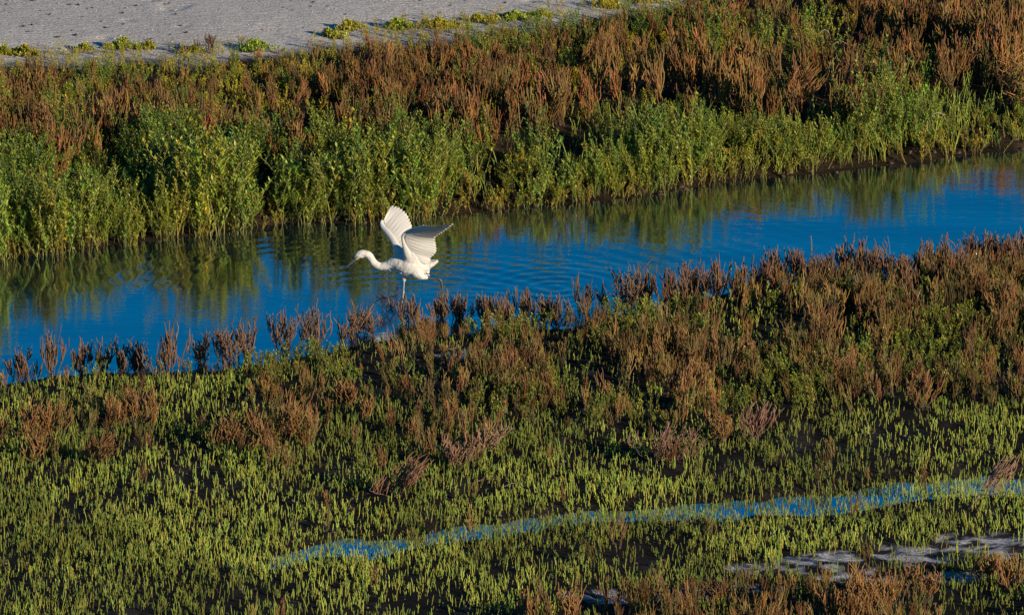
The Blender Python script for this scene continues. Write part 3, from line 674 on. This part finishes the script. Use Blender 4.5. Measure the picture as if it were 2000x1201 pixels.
def loft(rings, sides=16, cap=True):
    """rings: (point, a in the picture's plane, b in depth)"""
    P = np.array([r_[0] for r_ in rings], float); k = len(P)
    # resample smoothly
    I = np.arange(k); t = np.linspace(0, k - 1, (k - 1) * 4 + 1)
    def cr(vals):
        vals = np.asarray(vals, float); out = []
        for tt in t:
            i = min(int(tt), k - 2); f = tt - i; p0 = vals[max(i - 1, 0)]; p1 = vals[i]; p2 = vals[i + 1]; p3 = vals[min(i + 2, k - 1)]
            out.append(.5 * (2 * p1 + (p2 - p0) * f + (2 * p0 - 5 * p1 + 4 * p2 - p3) * f * f + (3 * p1 - p0 - 3 * p2 + p3) * f ** 3))
        return np.array(out)
    C = cr(P); A = np.maximum(cr([r_[1] for r_ in rings]), .0008); B = np.maximum(cr([r_[2] for r_ in rings]), .0008)
    T = np.gradient(C, axis=0); T /= np.linalg.norm(T, axis=1)[:, None]
    Y = np.array([0, 1., 0]); N = np.cross(Y[None], T); N /= np.linalg.norm(N, axis=1)[:, None]; D = np.cross(T, N)
    an = np.arange(sides) * 2 * math.pi / sides
    V = C[:, None] + N[:, None] * (A[:, None] * np.cos(an))[..., None] + D[:, None] * (B[:, None] * np.sin(an))[..., None]
    n = len(C); i = np.arange(n * sides).reshape(n, sides); j = np.roll(i, -1, 1)
    Q = [tuple(q) for q in np.stack([i[:-1], j[:-1], j[1:], i[1:]], -1).reshape(-1, 4)]
    V = [tuple(v_) for v_ in V.reshape(-1, 3)]
    if cap:
        V += [tuple(C[0]), tuple(C[-1])]
        Q += [(len(V) - 2, i[0][(m + 1) % sides], i[0][m]) for m in range(sides)] + [(len(V) - 1, i[-1][m], i[-1][(m + 1) % sides]) for m in range(sides)]
    return V, Q
def merge(ls):
    V, Q = [], []
    for v_, q_ in ls: o = len(V); V += v_; Q += [tuple(int(a) + o for a in f) for f in q_]
    return V, Q
def mobj(name, VQ, mat, parent, smooth=True):
    me = bpy.data.meshes.new(name); me.from_pydata([tuple(map(float, v_)) for v_ in VQ[0]], [], [tuple(map(int, f)) for f in VQ[1]]); me.update()
    for p in me.polygons: p.use_smooth = smooth
    me.materials.append(mat); return link(bpy.data.objects.new(name, me), parent)
def rg(u, v, a, b=None, d=0.0): return (tuple(EP(u, v, d)), a * s0, (b if b is not None else a * .85) * s0)
egret = link(bpy.data.objects.new('egret', None)); egret.location = (EX, EY, 0); egret.empty_display_size = .1
tag(egret, 'white egret wading with both wings raised and neck stretched forward', 'bird')
body = merge([
  loft([rg(691.5, 505.8, 1.8, 2), rg(694, 504, 4.0, 4.0), rg(698, 500.2, 6.3, 5.8), rg(703, 497.2, 7.9, 6.8), rg(709, 495.8, 8.0, 7.0), rg(715, 496.3, 7.4, 6.8), rg(721, 499.5, 7.6, 6.6), rg(725.5, 505.5, 7.4, 6.4),
        rg(729, 511.5, 7.3, 6.4), rg(735, 516.8, 7.3, 6.6), rg(743, 520, 7.4, 7), rg(752, 519.5, 8.3, 8), rg(761, 516.5, 10.5, 10), rg(770, 514.5, 14, 14), rg(781, 515, 19, 19), rg(792, 516.5, 22, 23),
        rg(804, 517.5, 22.5, 24), rg(816, 519, 20, 21), rg(827, 519.5, 16, 16), rg(836, 517, 10, 11), rg(844, 513.8, 7, 9), rg(851, 511, 4.6, 7.5), rg(855.5, 509.3, 2.2, 5)], 22),
  loft([rg(792, 525, 9, 9, -.01), rg(790.5, 535, 7.5, 7.5, 0), rg(789.5, 542, 5.2, 5), rg(789, 549, 3.0, 3)], 14),
  loft([rg(806, 522, 13, 10, -.035), rg(813, 531, 12.5, 10, -.04), rg(821, 538, 8.8, 8, -.04), rg(830, 541.6, 4.6, 5, -.035), rg(837, 543, 2.2, 2.4, -.03)], 14),
  loft([rg(822, 524, 12, 10), rg(831, 529, 8, 8), rg(838, 533, 2.5, 4)], 12),
  loft([rg(806, 515, 17, 10, -.035), rg(803, 503, 15, 7, -.052), rg(799, 491, 11, 3.5, -.07), rg(796, 482, 7, 1.5, -.085)], 14),
  loft([rg(786, 512, 12, 10, .03), rg(779, 499, 9.5, 7, .055), rg(773, 484, 7, 4, .085)], 14)])
bo = mobj('body', body, M_down, egret)
rm = bo.modifiers.new('r', 'REMESH'); rm.mode = 'VOXEL'; rm.voxel_size = 0.0032; rm.use_smooth_shade = True
sm_ = bo.modifiers.new('s', 'SMOOTH'); sm_.factor = .5; sm_.iterations = 5
tx = bpy.data.textures.new('tufts', 'CLOUDS'); tx.noise_scale = .022; tx.noise_depth = 2
dm = bo.modifiers.new('d', 'DISPLACE'); dm.texture = tx; dm.strength = .006; dm.mid_level = .5
# bill, eye, lores
bl = merge([loft([rg(695, 503.4, 3.4, 2.8), rg(690, 508, 2.8, 2.2), rg(683.5, 514.5, 2.0, 1.6), rg(674.8, 523.3, .5, .5)], 10), loft([rg(697, 506.6, 2.4, 2.2), rg(691, 511.2, 1.7, 1.6), rg(684.5, 516.4, 1.1, 1.0), rg(675.2, 523.8, .35, .35)], 10)])
mobj('bill', bl, M_bill, egret)
mobj('lore', loft([rg(701, 501.5, 1.2, 1.0, -.0165), rg(697.5, 503.4, 1.9, 1.6, -.0145), rg(693.5, 505.5, 1.6, 1.2, -.0095)], 8), M_lore, egret)
def ball(p, r_, mat, name, parent):
    V, Q = loft([((p[0], p[1], p[2] + r_ * math.cos(a)), max(.0001, r_ * math.sin(a)), max(.0001, r_ * math.sin(a))) for a in (3.1, 2.6, 2, 1.57, 1.1, .6, .05)], 10)
    return mobj(name, (V, Q), mat, parent)
ep = EP(699.3, 500.9, -.0175); ey_ = ball(ep, .0036, M_eye, 'eye', egret); ball(ep + Vector((-.0008, -.0026, 0)), .0019, M_pup, 'pupil', ey_)
# legs
def leg(paths, name='leg'):
    root = mobj(name, merge([loft([rg(*q) for q in paths[0]], 10)]), M_legs, egret); return root
l1 = leg([[(789, 546, 2.4, 2.4), (788.8, 556, 1.7, 1.7), (788.2, 566, 1.5, 1.5), (787.8, 572, 2.3, 2.3), (787.2, 576, 1.6, 1.6), (786.6, 584, 1.4, 1.4), (785.4, 590.5, 1.5, 1.5)]])
l1.data.materials.clear(); l1.data.materials.append(M_leg_sunlit)
for (u1, v1, d1) in ((774, 593.5, -.03), (772, 591.5, .0), (776, 589.5, .03), (794, 590.5, .01)):
    mobj('toe', loft([rg(785.5, 590.2, 1.2, 1.2), rg((785 + u1) / 2, (590 + v1) / 2 - .6, 1.0, 1.0, d1 * .5), rg(u1, v1, .4, .4, d1)], 8), M_legs, l1)
l2 = leg([[(832, 541.5, 3, 3, -.03), (842, 544, 2.3, 2.3, -.03), (852, 545.2, 2.1, 2.1, -.03), (858.5, 546, 3, 3, -.03), (862, 550.5, 2.5, 2.5, -.03), (863.5, 559, 2.0, 2.0, -.03), (865, 572, 1.8, 1.8, -.03)]])
for (u1, v1, d1) in ((861, 588, -.05), (864.5, 590, -.03), (868, 588, -.01), (871, 578, -.03)):
    mobj('toe', loft([rg(865, 571.5, 1.2, 1.2, -.03), rg((865 + u1) / 2 + 1.5, (571 + v1) / 2, 1.0, 1.0, (d1 - .03) / 2), rg(u1, v1, .4, .4, d1)], 8), M_legs, l2)
# wings: overlapping feathers
def feather(root, tip, w, n, V, Q, thick=.0011, camber=.025, droop=0.0, rootw=.45):
    root, tip, n = Vector(root), Vector(tip), Vector(n); ax = tip - root; L = ax.length; t_ = ax.normalized(); s = t_.cross(n).normalized(); n = s.cross(t_).normalized()
    K = 9; o = len(V)
    for side in (0, 1):
        for i in range(K):
            f = i / (K - 1); ww = w * (rootw + (1 - rootw) * min(1, f * 2.2)) * (math.sqrt(max(0, 1 - ((f - .80) / .20) ** 2)) if f > .80 else 1); ww = max(ww, w * .05)
            c = root + ax * f + n * (math.sin(f * 2.6) * L * .05 - droop * f * f)
            for j, q in enumerate((-.5, 0, .5)):
                V.append(c + s * ww * q + n * ((camber * ww if j == 1 else 0) + (thick * .5 if side else -thick * .5)))
    a = o; b = o + K * 3
    for i in range(K - 1):
        for j in range(2):
            Q.append((a + i * 3 + j, a + i * 3 + j + 1, a + (i + 1) * 3 + j + 1, a + (i + 1) * 3 + j)); Q.append((b + i * 3 + j + 1, b + i * 3 + j, b + (i + 1) * 3 + j, b + (i + 1) * 3 + j + 1))
        for j in (0, 2):
            q = (a + i * 3 + j, b + i * 3 + j, b + (i + 1) * 3 + j, a + (i + 1) * 3 + j); Q.append(q if j else q[::-1])
    for i in (0, K - 1):
        for j in range(2): Q.append((a + i * 3 + j, a + i * 3 + j + 1, b + i * 3 + j + 1, b + i * 3 + j))
def poly(pts, f):
    P = [EP(*p) for p in pts]; L = [0]
    for i in range(1, len(P)): L.append(L[-1] + (Vector(pts[i]) - Vector(pts[i - 1])).length if False else L[-1] + math.hypot(pts[i][0] - pts[i - 1][0], pts[i][1] - pts[i - 1][1]))
    t = f * L[-1]
    for i in range(1, len(P)):
        if t <= L[i] + 1e-6:
            g = (t - L[i - 1]) / max(1e-6, L[i] - L[i - 1]); return P[i - 1].lerp(P[i], g)
    return P[-1]
def wing(arm, rootl, tipl, nf, w, layer, rows, w_prim=None, nprim=0):
    V, Q = loft([rg(*a) for a in arm], 14); V = [Vector(v_) for v_ in V]; Q = list(Q)
    # one continuous vane sheet, scalloped and faintly ridged feather by feather
    M, K = nf * 7, 16
    A = [poly(rootl, i / M) for i in range(M + 1)]; B = [poly(tipl, i / M) for i in range(M + 1)]
    def sm(L, n):
        L = list(L)
        for _ in range(n): L = [L[0]] + [(L[i - 1] + L[i] * 2 + L[i + 1]) / 4 for i in range(1, len(L) - 1)] + [L[-1]]
        return L
    A = sm(A, 6); B = sm(B, 14); o = len(V); nrm = []
    for i in range(M + 1):
        a0, a1 = max(0, i - 3), min(M, i + 3); ac = (B[a1] - B[a0]) + (A[a1] - A[a0]) * .4; n = (B[i] - A[i]).cross(ac).normalized(); nrm.append(-n if n.y > 0 else n)
    nrm = sm(nrm, 10)
    for side in (0, 1):
        for i in range(M + 1):
            F_ = i / M; p = (F_ * nf) % 1; L = (B[i] - A[i]).length; n = nrm[i].normalized()
            e = 1 + .03 - w(F_) * (2 * abs(p - .5)) ** 2.2
            for k in range(K):
                t = k / (K - 1); c = A[i].lerp(A[i] + (B[i] - A[i]) * e, t)
                c = c + n * (.045 * L * math.sin(math.pi * t ** .8) + layer * .0017 * (p - .5) * t ** 2.5 + .0007 * math.sin(F_ * nf * 4.4 + 9 * t) * math.exp(-((t - .35) / .2) ** 2))
                V.append(c + n * ((.0011 if side else -.0011) * (1 - .6 * t)))
    for i in range(M):
        for k in range(K - 1):
            a = o + i * K + k; b = a + (M + 1) * K; Q.append((a, a + 1, a + K + 1, a + K)); Q.append((b, b + K, b + K + 1, b + 1))
        a = o + i * K; b = a + (M + 1) * K; Q.append((a, a + K, b + K, b)); a += K - 1; b += K - 1; Q.append((a, b, b + K, a + K))
    for i in (0, M):
        for k in range(K - 1):
            a = o + i * K + k; b = a + (M + 1) * K; Q.append((a, a + 1, b + 1, b))
    return mobj('wing', (V, Q), M_vane, egret)
# near wing: forearm up to the wrist, hand stretched back and toward the viewer
wing([(803, 508, 9, 4, -.055), (796, 494, 7, 3, -.078), (790.5, 480, 4.2, 2.2, -.10), (787.3, 468, 2.8, 1.8, -.12), (787.8, 460, 2.6, 1.8, -.135), (795, 453.2, 2.4, 1.7, -.15), (806, 447.6, 1.9, 1.5, -.18), (818, 443.4, 1.3, 1.1, -.21), (829, 440.4, .6, .6, -.235)],
     [(806, 503, -.055), (798, 490, -.078), (792, 477, -.1), (789, 465, -.12), (791, 459, -.135), (800, 452, -.16), (813, 446.5, -.19), (829, 440.8, -.235)],
     [(833, 517, -.04), (840, 511, -.035), (840, 503, -.035), (845, 499.5, -.04), (851, 493, -.05), (851.5, 484, -.06), (849.5, 474, -.075), (848.5, 465, -.10), (852, 461.5, -.15), (862, 456, -.21), (871, 450, -.27), (879, 444.3, -.33), (886.5, 438.2, -.39)],
     20, lambda f: (.045 if f < .6 else .07) * (1 + .5 * math.sin(int(f * 20) * 2.7)), 1,
     [(.60, .022, .0030, 24), (.42, .019, .0052, 22), (.25, .017, .0072, 20)])
# far wing: raised steeply, leaning away, fanned toward the viewer
wing([(789, 508, 9, 8, .04), (781, 496, 9, 6, .055), (775, 483, 7.5, 4.5, .08), (767, 468, 6.5, 3.6, .11), (757.5, 455, 6, 3, .14), (749, 444.5, 5.2, 2.6, .165), (745.2, 435.5, 3.8, 2.2, .18), (746.8, 429.5, 2.6, 1.8, .185)],
     [(752, 424, .195), (749, 430, .19), (750, 439, .18), (757, 449, .155), (766, 461, .125), (774, 474, .10), (783, 492, .06)],
     [(763.5, 401.2, .27), (768, 401.5, .265), (775.5, 404, .255), (783.5, 409, .24), (790.5, 414.5, .225), (795.5, 422, .21), (799.5, 431, .19), (803, 441, .17), (806, 452, .15), (810, 465, .12), (812, 480, .08)],
     16, lambda f: (.15 - .3 * f if f < .3 else .06) * (1 + .4 * math.sin(int(f * 16) * 1.9)), -1,
     [(.52, .026, .0030, 18), (.37, .022, .0052, 17), (.22, .020, .0072, 15)])
# ragged plume tufts on the breast and rump
V, Q = [], []
rt = np.random.RandomState(3)
for i in range(9):
    u, v = rt.uniform(756, 780), 0; v = 519 + 8 * (u - 752) / 20 + rt.normal(0, 1.2); d = -rt.uniform(.01, .045) * (u - 740) / 40
    feather(EP(u, v, d), EP(u + rt.uniform(4, 9), v + rt.uniform(3.5, 7.5), d - .004), .006, (0, -1, 0), V, Q)
for i in range(30):
    u, v = rt.uniform(820, 834), rt.uniform(524, 538); feather(EP(u, v, rt.uniform(-.045, .0)), EP(u + rt.uniform(5, 8), v + rt.uniform(-1, 3), rt.uniform(-.04, .0)), .008, (0, -1, .2), V, Q)
for i in range(9):
    feather(EP(834, 517, -.02 + .005 * i), EP(855.5 + .4 * (i % 3), 508.5 + .5 * (i % 2), -.022 + .005 * i), .012, (0, -.4, 1), V, Q)
mobj('plumes', (V, Q), M_vane, egret)
